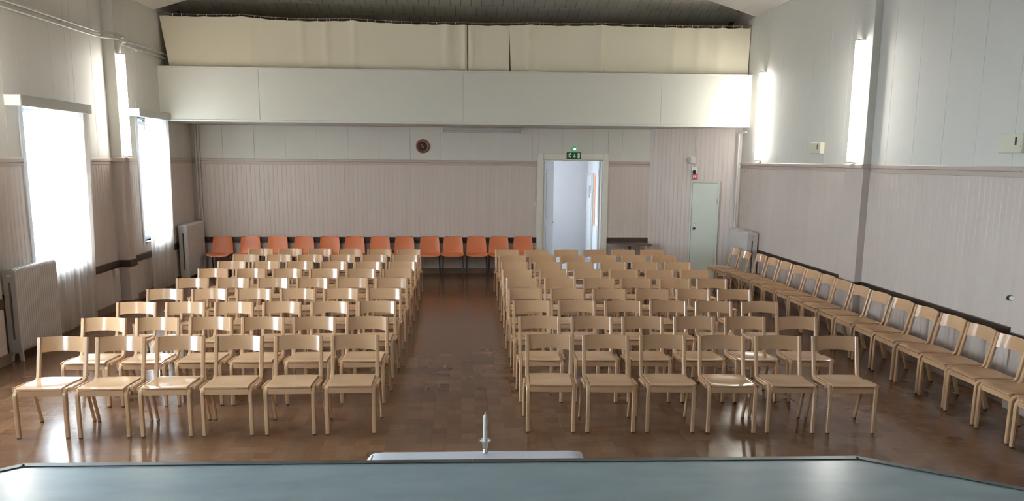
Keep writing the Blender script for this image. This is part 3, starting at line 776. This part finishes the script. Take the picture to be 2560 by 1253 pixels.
obj('arrow', MB().prism(bar2((.008, .115), (.008, .045), .013), 'Y', sy0, sy1).prism([(.008, .018), (.040, .052), (.030, .062), (.008, .039), (-.014, .062), (-.024, .052)], 'Y', sy0-.0005, sy1), 'signwhite', es)
obj('door_symbol', MB().box(.078, .125, sy0, sy1, .016, .121), 'signwhite', es)
el = thing('emergency_lamp', 'small round green glowing lamp above the exit sign', 'lamp', (2.352, YB-.02, 2.622))
obj('housing', MB().lathe([(.05, .0), (.05, .03)], 20, axis='Y', center=(0, -.03, 0)), 'ledglass', el, True)
obj('lens', MB().lathe([(.006, -.012), (.02, -.008), (.024, 0)], 16, axis='Y', center=(.008, -.03, 0)), 'led', el, True)

ck = thing('wall_clock', 'round brown wall clock high on the back wall', 'clock', (-.784, YB-.012, 2.652))
obj('rim', MB().lathe([(.087, -.012), (.093, -.03), (.12, -.034), (.138, -.022), (.142, 0)], 40, axis='Y'), 'clockrim', ck, True)
obj('face', MB().lathe([(.0, -.0135), (.090, -.0135), (.090, -.002)], 40, axis='Y', center=(0, -.002, 0)), 'clockface', ck)
hands = MB().prism(bar2((0, .0), (.022, -.040), .008), 'Y', -.021, -.018).prism(bar2((-.03, .03), (.006, .03), .007), 'Y', -.021, -.018).prism(bar2((0, 0), (-.02, -.012), .009), 'Y', -.021, -.018)
obj('hands', hands, 'cream', ck)
hm = MB()
for k in range(12):
    a = R(30*k); d = (math.sin(a), math.cos(a)); hm.prism(bar2((d[0]*.066, d[1]*.066), (d[0]*.08, d[1]*.08), .006), 'Y', -.0185, -.0155)
hk = obj('hour_marks', hm, 'clockrim', ck)

tl = thing('tube_light', 'unlit fluorescent tube fitting under the gallery on the back wall', 'lamp', (.436, YB-.012, 2.955))
obj('housing', MB().cbox(-.80, .80, -.06, .0, .02, .075, .006), 'pelmet', tl)
obj('tube', MB().tube([(-.79, -.075, 0), (.79, -.075, 0)], .018, 12), 'tube_off', tl, True)
for s in (-1, 1): obj('tube_holder', MB().cbox(s*.825-.02, s*.825+.02, -.095, -.0, -.028, .05, .006), 'white', tl)

# ------------------------------------------------------------------ small fittings on the walls
def frame_obj(name, label, cat, s, off, z):
    p = cpt(s, off); return thing(name, label, cat, (p[0], p[1], z), cang)
sp = frame_obj('wall_loudspeaker', 'small round grey sounder on the closet wall', 'speaker', .925, .012, 2.42)
obj('case', MB().cbox(-.01, .075, -.075, 0, -.075, .075, .012), 'cream', sp)
obj('cone', MB().lathe([(.03, -.065), (.058, -.055), (.065, 0)], 20, axis='Y', center=(-.012, -.01, 0)), 'grey', sp, True)
fa = frame_obj('fire_alarm', 'white alarm box with a red sign above the small pale door', 'alarm', 1.005, .012, 2.10)
obj('box', MB().cbox(-.055, .065, -.06, 0, .04, .19, .008), 'white', fa)
obj('dome', MB().lathe([(.0, -.034), (.022, -.028), (.036, -.012), (.04, 0)], 18, axis='Y', center=(.005, -.06, .075)), 'clockface', fa, True)
obj('sign_plate', MB().cbox(-.058, .058, -.012, 0, -.075, .03, .002), 'red', fa)
obj('sign_mark', MB().box(-.04, -.008, -.0135, -.0115, -.035, -.012).box(.0, .035, -.0135, -.0115, -.03, -.012).box(-.045, .045, -.0135, -.0115, .006, .012), 'signwhite', fa)
cc = frame_obj('cable_conduit', 'thin vertical cable down the closet wall to the alarm', 'cable', 1.0, .014, 2.28)
obj('cable', MB().tube([(0, -.004, 0), (.0, -.004, .77)], .009, 8), 'cream', cc, True)

def wall_box(label, y, z, w2, h2):
    t = thing('wall_box', label, 'wall box', (XR-.012, y, z), group='cream boxes on the right wall')
    obj('housing', MB().cbox(-.075, 0, -w2, w2, -h2, h2, .006), 'cream', t)
    obj('slot', MB().box(-.077, -.0745, -w2*.52, -w2*.38, -h2*.2, h2*.62), 'black', t)
    obj('ledge', MB().box(-.082, -.0745, -w2*.9, -w2*.36, -h2*.42, -h2*.22), 'cream', t)
wall_box('small cream wall box between the two right wall lamps', 11.82, 2.61, .17, .083)
wall_box('cream wall box at the right edge, above the wall chairs', 7.50, 2.60, .17, .095)
vt = thing('radiator_valve', 'white valve with two black knobs at the right edge of the wall', 'valve', (XR-.015, 7.22, 1.085))
obj('body', MB().tube([(-.05, -.045, 0), (-.05, .05, 0)], .024, 12), 'white', vt, True)
for s in (-1, 1): obj('knob', MB().tube([(-.05, s*.052, 0), (-.05, s*.085, 0)], .028, 12), 'black', vt, True)
obj('pipe_stub', MB().tube(fillet([(-.05, 0, -.02), (-.05, 0, -.10), (-.01, -.05, -.12)], .03), .011), 'cream', vt, True)
ws = thing('wall_socket', 'pale socket box on the left wall below the dark board', 'socket', (XL+.013, 12.5, .6))
obj('box', MB().cbox(0, .045, -.06, .06, -.05, .05, .006), 'cream', ws)
obj('conduit', MB().tube([(.02, 0, -.05), (.02, 0, -.47)], .009), 'cream', ws, True)
sw = thing('light_switch', 'small switch beside the left jamb of the open doorway', 'switch', (1.548, YB-.012, 1.47))
obj('plate', MB().cbox(-.03, .03, -.012, 0, -.04, .04, .003), 'cream', sw); obj('rocker', MB().cbox(-.014, .014, -.018, -.012, -.02, .02, .002), 'white', sw)
obj('conduit', MB().tube([(0, -.006, .04), (0, -.006, .86)], .006, 8), 'pipe', sw, True)
so = thing('wall_socket', 'double socket low beside the last orange chair', 'socket', (1.535, YB-.03, .58))
obj('plate', MB().cbox(-.045, .045, -.02, .018, -.075, .075, .004), 'cream', so)
obj('outlet', MB().lathe([(.02, -.022), (.026, -.019)], 14, (0, 0, .035), 'Y').lathe([(.02, -.022), (.026, -.019)], 14, (0, 0, -.035), 'Y'), 'grey', so)

# brown side table between doorway and closet
stb = thing('side_table', 'small brown side table against the wall right of the open doorway', 'table', (3.53, 16.12, 0))
pts = [(.47*math.cos(a), .215*math.sin(a)) for a in [2*PI*k/36 for k in range(36)]]
pts = [(max(-.45, min(.45, 1.08*x)), max(-.21, min(.21, 1.15*y))) for x, y in pts]
obj('tabletop', MB().prism(pts, 'Z', .645, .675), 'sidetable', stb)
obj('pedestal', MB().tube([(0, 0, .03), (0, 0, .645)], .03, 14), 'steel_dark', stb, True)
obj('base', MB().cbox(-.26, .26, -.03, .03, 0, .035, .008).cbox(-.03, .03, -.18, .18, 0, .034, .008), 'steel_dark', stb)

# ------------------------------------------------------------------ gallery curtains on a wire
YCUR = YG+.17
def wire_z(x):
    """height of the slightly slack wire; supports in between"""
    sup = [(-5.45, 4.93), (-3.95, 4.935), (-3.2, 4.885), (-2.0, 4.90), (-.1, 4.865), (1.35, 4.885), (2.6, 4.905), (5.5, 4.905)]
    for (a, za), (b, zb) in zip(sup, sup[1:]):
        if a <= x <= b:
            f = (x-a)/(b-a); return za+(zb-za)*f-.022*4*f*(1-f)*min(1, (b-a)/2.0)
    return 4.9
wr_ = thing('curtain_wire', 'slack brown wire carrying the cream gallery curtains', 'wire', (0, YCUR, 4.9))
obj('wire', MB().tube([(XL+.015+i*(XR-XL-.03)/80, 0, wire_z(XL+.015+i*(XR-XL-.03)/80)-4.9+.02) for i in range(81)], .006, 6), 'base', wr_, True)
hooks = []
def gcurtain(x0, x1, b0, b1, folds, label, seed):
    rnd = random.Random(seed); mb = MB(); nu, nz_ = max(16, int((x1-x0)*24)), 10; zb = 4.014
    grid = []
    for k in range(nz_+1):
        f = k/nz_; row = []
        for i in range(nu+1):
            s = i/nu; xt = x0+(x1-x0)*s; x = xt+((b0+(b1-b0)*s)-xt)*f
            zt = wire_z(min(max(xt, XL), XR))-.012-.010*abs(math.sin(xt*PI/.33)); z = zt+(zb-zt)*f
            y = .010*math.sin(x*2.1+seed)+.006*math.sin(x*9+seed*2)*(1-f*.5)
            for (c, wd, am) in folds:
                q = (x-c)/wd; y -= am*math.exp(-q*q)*(1-.25*f)
            row.append((x, y, z-4.0))
        grid.append(row)
    mb.sheet(grid, .004)
    o = obj('gallery_curtain', mb, 'gcurtain', None, True, (0, YCUR+.02, 4.0)); tag(o, label, 'curtain', 'cream gallery curtains')
    for i in range(int((x1-x0)/.16)):
        x = x0+.05+i*.16+rnd.uniform(-.06, .06)
        if x < x1-.02: obj('curtain_hook', MB().box(x-.0035, x+.0035, YCUR-.012, YCUR-.006, wire_z(x)-.016, wire_z(x)+.028), 'white', o, loc=(0, -(YCUR+.02), -4.0))
gcurtain(XL+.03, .115, -5.29, .115, [(-2.9, .05, .03), (-2.45, .05, .03), (-1.95, .05, .03), (-3.8, .05, .02), (-.25, .07, .05), (.07, .045, .07)], 'long left cream curtain above the gallery front', 1)
gcurtain(.14, .905, .14, .90, [(.20, .05, .045), (.33, .03, .03)], 'short middle cream curtain above the gallery front, between two slits', 5)
gcurtain(.90, XR-.02, .935, XR-.03, [(1.27, .045, .06), (2.62, .05, .06), (4.0, .05, .02), (4.5, .09, .03), (4.9, .1, .03)], 'long right cream curtain above the gallery front', 9)

# ------------------------------------------------------------------ beech chairs
def chair_parts():
    P_ = []
    inner = fillet([(0.0, .010), (.002, .425), (.382, .405), (.468, .785)], [.05, .06], 6)
    inner = [Vector(p) for p in inner]
    outer = fillet([(.034, .4235), (.310, .409), (.432, .010)], [.07], 7)
    for s in (-1, 1):
        mb = MB().sweep(inner, s*.203, .034, .030, .006)
        mb.cbox(s*.203-.014, s*.203+.014, -.013, .013, 0, .0105, .002, 1)
        P_.append(('front_leg', mb.mesh('front_leg', ['beech', 'cap'], True)))
        mb = MB().sweep(outer, s*.2325, .023, .034, .006)
        mb.cbox(s*.2325-.011, s*.2325+.011, .414, .448, 0, .0105, .002, 1)
        P_.append(('rear_leg', mb.mesh('rear_leg', ['beech', 'cap'], True)))
    g = []
    for i in range(11):
        f = i/10; row = []
        for j in range(13):
            u = -1+2*j/12
            y = -.012+.405*f
            z = .441-.019*f-.011*(1-u*u)*math.sin(PI*min(1, f*1.1))**.8
            if f < .11: z -= .010*(1-f/.11)
            if f > .85: y += .012*(1-u*u)*(f-.85)/.15
            row.append((u*.1855, y, z))
        g.append(row)
    P_.append(('seat', MB().sheet(g, -.011).mesh('seat', 'beech_h', True)))
    g = []
    for i in range(5):
        f = i/4; row = []
        for j in range(17):
            u = -1+2*j/16; arch = (1-u*u)
            z = .648+.137*f+(.012*(1-f)+.003*f)*arch
            y = .435+(z-.648)*.226+.031*arch-.002
            row.append((u*.1855, y, z))
        g.append(row)
    P_.append(('backrest', MB().sheet(g, .011).mesh('backrest', 'beech_h', True)))
    P_.append(('apron', MB().cbox(-.1855, .1855, -.004, .016, .372, .4225, .003).mesh('apron', 'beech_h')))
    return P_
CH = chair_parts()
def chair(x, y, rz, label, group):
    t = thing('beech_chair', label, 'chair', (x, y, 0), rz, group)
    for nm, me in CH: link(nm, me, t)
    return t
ORD = ['first', 'second', 'third', 'fourth', 'fifth', 'sixth', 'seventh', 'eighth', 'ninth', 'tenth', 'eleventh', 'twelfth', 'thirteenth', 'fourteenth', 'fifteenth', 'sixteenth', 'seventeenth', 'eighteenth']
# rows of the two blocks: outer edges of the backrest tops (x, y) left and right
LB = [((-3.817, 7.115), (-.759, 7.13)), ((-3.822, 7.98), (-.754, 7.986)), ((-3.846, 8.85), (-.747, 8.857)), ((-3.87, 9.765), (-.75, 9.75)), ((-3.832, 10.64), (-.733, 10.615)),
      ((-3.838, 11.565), (-.722, 11.52)), ((-3.821, 12.42), (-.716, 12.345)), ((-3.836, 13.30), (-.718, 13.22)), ((-3.796, 14.13), (-.722, 14.10))]
RB = [((.596, 7.10), (3.711, 6.93)), ((.599, 7.97), (3.737, 7.835)), ((.591, 8.88), (3.697, 8.745)), ((.595, 9.725), (3.694, 9.60)), ((.608, 10.595), (3.695, 10.49)),
      ((.615, 11.46), (3.699, 11.355)), ((.623, 12.32), (3.701, 12.27)), ((.623, 13.158), (3.705, 13.16)), ((.615, 14.07), (3.722, 14.06))]
SIDE = ['at the aisle', 'second from the aisle', 'third from the aisle', 'fourth from the aisle', 'fifth from the aisle', 'sixth from the aisle, at the outer end']
for blk, rows in (('left', LB), ('right', RB)):
    for ri, (p, q) in enumerate(rows):
        p, q = Vector(p), Vector(q); d = (q-p).normalized(); ang = math.atan2(d[1], d[0]); L_ = (q-p).length
        back = Vector((-d[1], d[0]))
        for k in range(6):
            s = .22+(L_-.44)*k/5
            c = p+d*s-back*.466
            c += d*random.uniform(-.006, .006)+back*random.uniform(-.008, .008)
            pos = SIDE[5-k] if blk == 'left' else SIDE[k]
            rown = 'front row' if ri == 0 else ('rearmost row' if ri == 8 else ORD[ri]+' row')
            chair(c[0], c[1], ang+R(random.uniform(-.8, .8)), 'beech chair, %s of the %s block, %s' % (rown, blk, pos), 'beech chairs in rows facing the stage')
# row along the right wall, numbered from the back corner; they face the hall
wy = [14.47-.4925*i for i in range(18)]
wx = [4.685, 4.70, 4.80, 4.815, 4.825, 4.83, 4.83, 4.825, 4.81, 4.805, 4.80, 4.80, 4.79, 4.785, 4.765, 4.735, 4.715, 4.70]
for i, (y, x) in enumerate(zip(wy, wx)):
    chair(x, y-.22, -PI/2+R(random.uniform(-.35, .35)), 'beech chair along the right wall, %s from the back corner' % ORD[i], 'beech chairs along the right wall')

# ------------------------------------------------------------------ orange shell chairs at the back wall
def orange_parts():
    P_ = []
    prof = [(-.245, .425, .215), (-.235, .445, .235), (-.20, .457, .245), (-.10, .452, .245), (.02, .444, .24), (.11, .442, .232), (.16, .46, .225), (.19, .51, .222), (.205, .58, .22), (.222, .66, .213),
            (.238, .73, .205), (.246, .77, .199), (.251, .79, .185), (.253, .80, .155)]
    g = []
    for (y, z, hw) in prof:
        row = []
        for j in range(13):
            u = -1+2*j/12
            e = abs(u)**3
            up = .022*e if z < .46 else 0.0; fwd = -.03*e if z > .46 else 0
            row.append((u*hw*.95, y+fwd, z+up))
        g.append(row)
    P_.append(('shell', MB().sheet(g, -.006).mesh('shell', 'orange', True)))
    for sx in (-1, 1):
        P_.append(('leg', MB().tube(fillet([(sx*.18, -.16, .425), (sx*.20, -.17, .41), (sx*.218, -.20, 0)], [.02], 3), .011, 8).mesh('leg', 'steel_dark', True)))
        P_.append(('leg', MB().tube(fillet([(sx*.18, .12, .42), (sx*.20, .13, .405), (sx*.218, .20, 0)], [.02], 3), .011, 8).mesh('leg', 'steel_dark', True)))
    P_.append(('seat_frame', MB().tube([(-.18, -.16, .425), (.18, -.16, .425)], .010, 8).tube([(-.18, .12, .42), (.18, .12, .42)], .010, 8).tube([(-.18, -.16, .425), (-.18, .12, .42)], .010, 8).tube([(.18, -.16, .425), (.18, .12, .42)], .010, 8).mesh('seat_frame', 'steel_dark', True)))
    return P_
OC = orange_parts()
ocx = [556, 623, 691, 756, 820, 882, 946, 1007, 1071, 1130, 1190, 1247, 1309]
x_o = [-4.84+(1.30+4.84)*(c-560.5)/(1309.5-560.5) for c in ocx]
for i, x in enumerate(x_o):
    t = thing('orange_chair', 'orange plastic shell chair at the back wall, %s from the left' % ORD[i], 'chair', (x, 16.09, 0), R(random.uniform(-1.5, 1.5)), 'orange chairs along the back wall')
    for nm, me in OC: link(nm, me, t)

# ------------------------------------------------------------------ stage
sg = thing('stage', 'raised stage with blue grey linoleum and metal edge in the foreground', 'stage', (0, 0, 0))
top = [(-5.43, YF+.02), (5.48, YF+.02), (5.48, .93)]+[(1.90, 3.462), (-2.008, 3.542), (-2.08, 3.485), (-5.43, 1.02)]
obj('stage_floor', MB().prism(top, 'Z', .96, 1.0), 'stagefloor', sg)
ins = [(x*.99, y-.04) for x, y in top]
obj('stage_front', MB().prism([(x*.995, max(y-.03, YF+.03)) for x, y in top], 'Z', 0, .96), 'wood_under', sg)
def edge(p, q, wd=.036):
    p, q = Vector(p), Vector(q); d = (q-p).normalized(); n = Vector((-d[1], d[0]))
    if n[1] < 0: n = -n
    a, b = p+d*.0004, q-d*.0004
    poly = [tuple(a-n*(wd-.006)), tuple(b-n*(wd-.006)), tuple(b+n*.006), tuple(a+n*.006)]
    poly2 = [tuple(a+n*.001), tuple(b+n*.001), tuple(b+n*.006), tuple(a+n*.006)]
    obj('edge_strip', MB().prism(poly, 'Z', 1.0005, 1.005).prism(poly2, 'Z', .96, 1.0), 'alu', sg)
for p, q in (((-5.43, 1.02), (-2.08, 3.485)), ((-2.08, 3.485), (-2.008, 3.542)), ((-2.008, 3.542), (.05, 3.50)), ((.05, 3.50), (1.84, 3.4632)), ((1.84, 3.4632), (1.90, 3.462)), ((1.90, 3.462), (5.48, .93))):
    edge(p, q)

# ------------------------------------------------------------------ table with white cloth, candle
TX0, TX1, TY0, TY1, TZ = -.52, .685, 3.575, 4.255, .75
tb = thing('altar_table', 'small table in front of the stage, hidden under a white cloth', 'table', ((TX0+TX1)/2, (TY0+TY1)/2, 0))
hw, hd = (TX1-TX0)/2, (TY1-TY0)/2
obj('tabletop', MB().cbox(-hw+.01, hw-.01, -hd+.01, hd-.01, TZ-.03, TZ-.006, .004), 'wood_under', tb)
for sx in (-1, 1):
    for sy in (-1, 1):
        obj('leg', MB().cbox(sx*(hw-.06)-.02, sx*(hw-.06)+.02, sy*(hd-.06)-.02, sy*(hd-.06)+.02, 0, TZ-.03, .004), 'wood_under', tb)
tilt = math.atan2(-.02, 1.2)
g = []
def drape(t, h, r=.03, drop=.26):
    """profile along one axis: returns (pos, dz) for t in 0..1"""
    L_ = 2*h+2*drop; s = t*L_
    if s < drop: return (-h-r*.2-.03*(1-s/drop), -(drop-s))
    if s > L_-drop: return (h+r*.2+.03*((s-(L_-drop))/drop), -(s-(L_-drop)))
    return (-h+(s-drop), 0)
ts = [0, .04, .08, .12, .15, .165, .175, .18, .185, .2, .25, .3, .4, .5, .6, .7, .75, .8, .815, .82, .825, .835, .85, .88, .92, .96, 1]
def ax(h, drop):
    L_ = 2*h+2*drop; f = drop/L_
    c = [0, .25, .5, .75, .9, 1.0]
    return [f*q for q in c]+[f+(1-2*f)*q for q in (.02, .06, .15, .3, .5, .7, .85, .94, .98)]+[1-f+f*q for q in (0, .1, .25, .5, .75, 1)]
drx, dry = .26, .24
for b in ax(hd, .02):
    row = []
    py, dzy = drape(b, hd, drop=.02)
    for a in ax(hw, drx):
        px, dzx = drape(a, hw, drop=drx)
        z = TZ+dzx+dzy
        if dzx == 0:   # soft shoulder at the table edge
            q = max(0, 1-(hw-abs(px))/.05); z -= .012*q*q
        px += (.008*math.sin(b*19) if dzx < 0 else 0)
        row.append((px, py, z))
    g.append(row)
clo = obj('tablecloth', MB().sheet(g, .003), 'cloth', None, True, ((TX0+TX1)/2, (TY0+TY1)/2, 0), (0, 0, R(-.9)))
tag(clo, 'white cloth over the small table in front of the stage', 'tablecloth')
cx, cy, cz = .133, 4.235-.03, TZ+.002
ch_ = thing('candle_holder', 'glass tulip candle holder with shiny ball foot on the white cloth', 'candle holder', (cx, cy, cz))
obj('foot', MB().lathe([(.008, 0), (.013, .001), (.0162, .007), (.0165, .012), (.0135, .018), (.0078, .0205), (.0095, .022), (.0118, .026), (.0112, .030), (.008, .034)], 28), 'chrome', ch_, True)
cup = MB(); n = 36; prof = [(.008, .034), (.0125, .038), (.0152, .048), (.0165, .058), (.0178, .068), (.021, .077), (.027, .084), (.0325, .086)]
vs = []; fs = []
for (r_, z) in prof:
    for k in range(n):
        a = 2*PI*k/n; wv = 1+(.05*math.cos(6*a) if r_ > .025 else 0); vs.append((r_*wv*math.cos(a), r_*wv*math.sin(a), z+(.003*math.cos(6*a) if r_ > .03 else 0)))
for i in range(len(prof)-1):
    for k in range(n): fs.append((i*n+k, i*n+(k+1) % n, (i+1)*n+(k+1) % n, (i+1)*n+k))
cup.add(vs, fs); obj('cup', cup, 'cup', ch_, True)
cd_ = thing('candle', 'white taper candle standing in the glass holder', 'candle', (cx, cy, cz+.048))
obj('shaft', MB().lathe([(.0118, 0), (.0118, .176), (.0108, .180), (.0068, .187), (.005, .190)], 8), 'wax', cd_)
obj('wick', MB().tube([(0, 0, .188), (.001, 0, .197), (.004, 0, .203)], .0032, 8), 'wick', cd_, True)

# ------------------------------------------------------------------ outdoors
gr = MB().box(-40, XL-.3, -20, 40, -1.0, -.9)
o = struct('ground_outside', gr, 'outside')
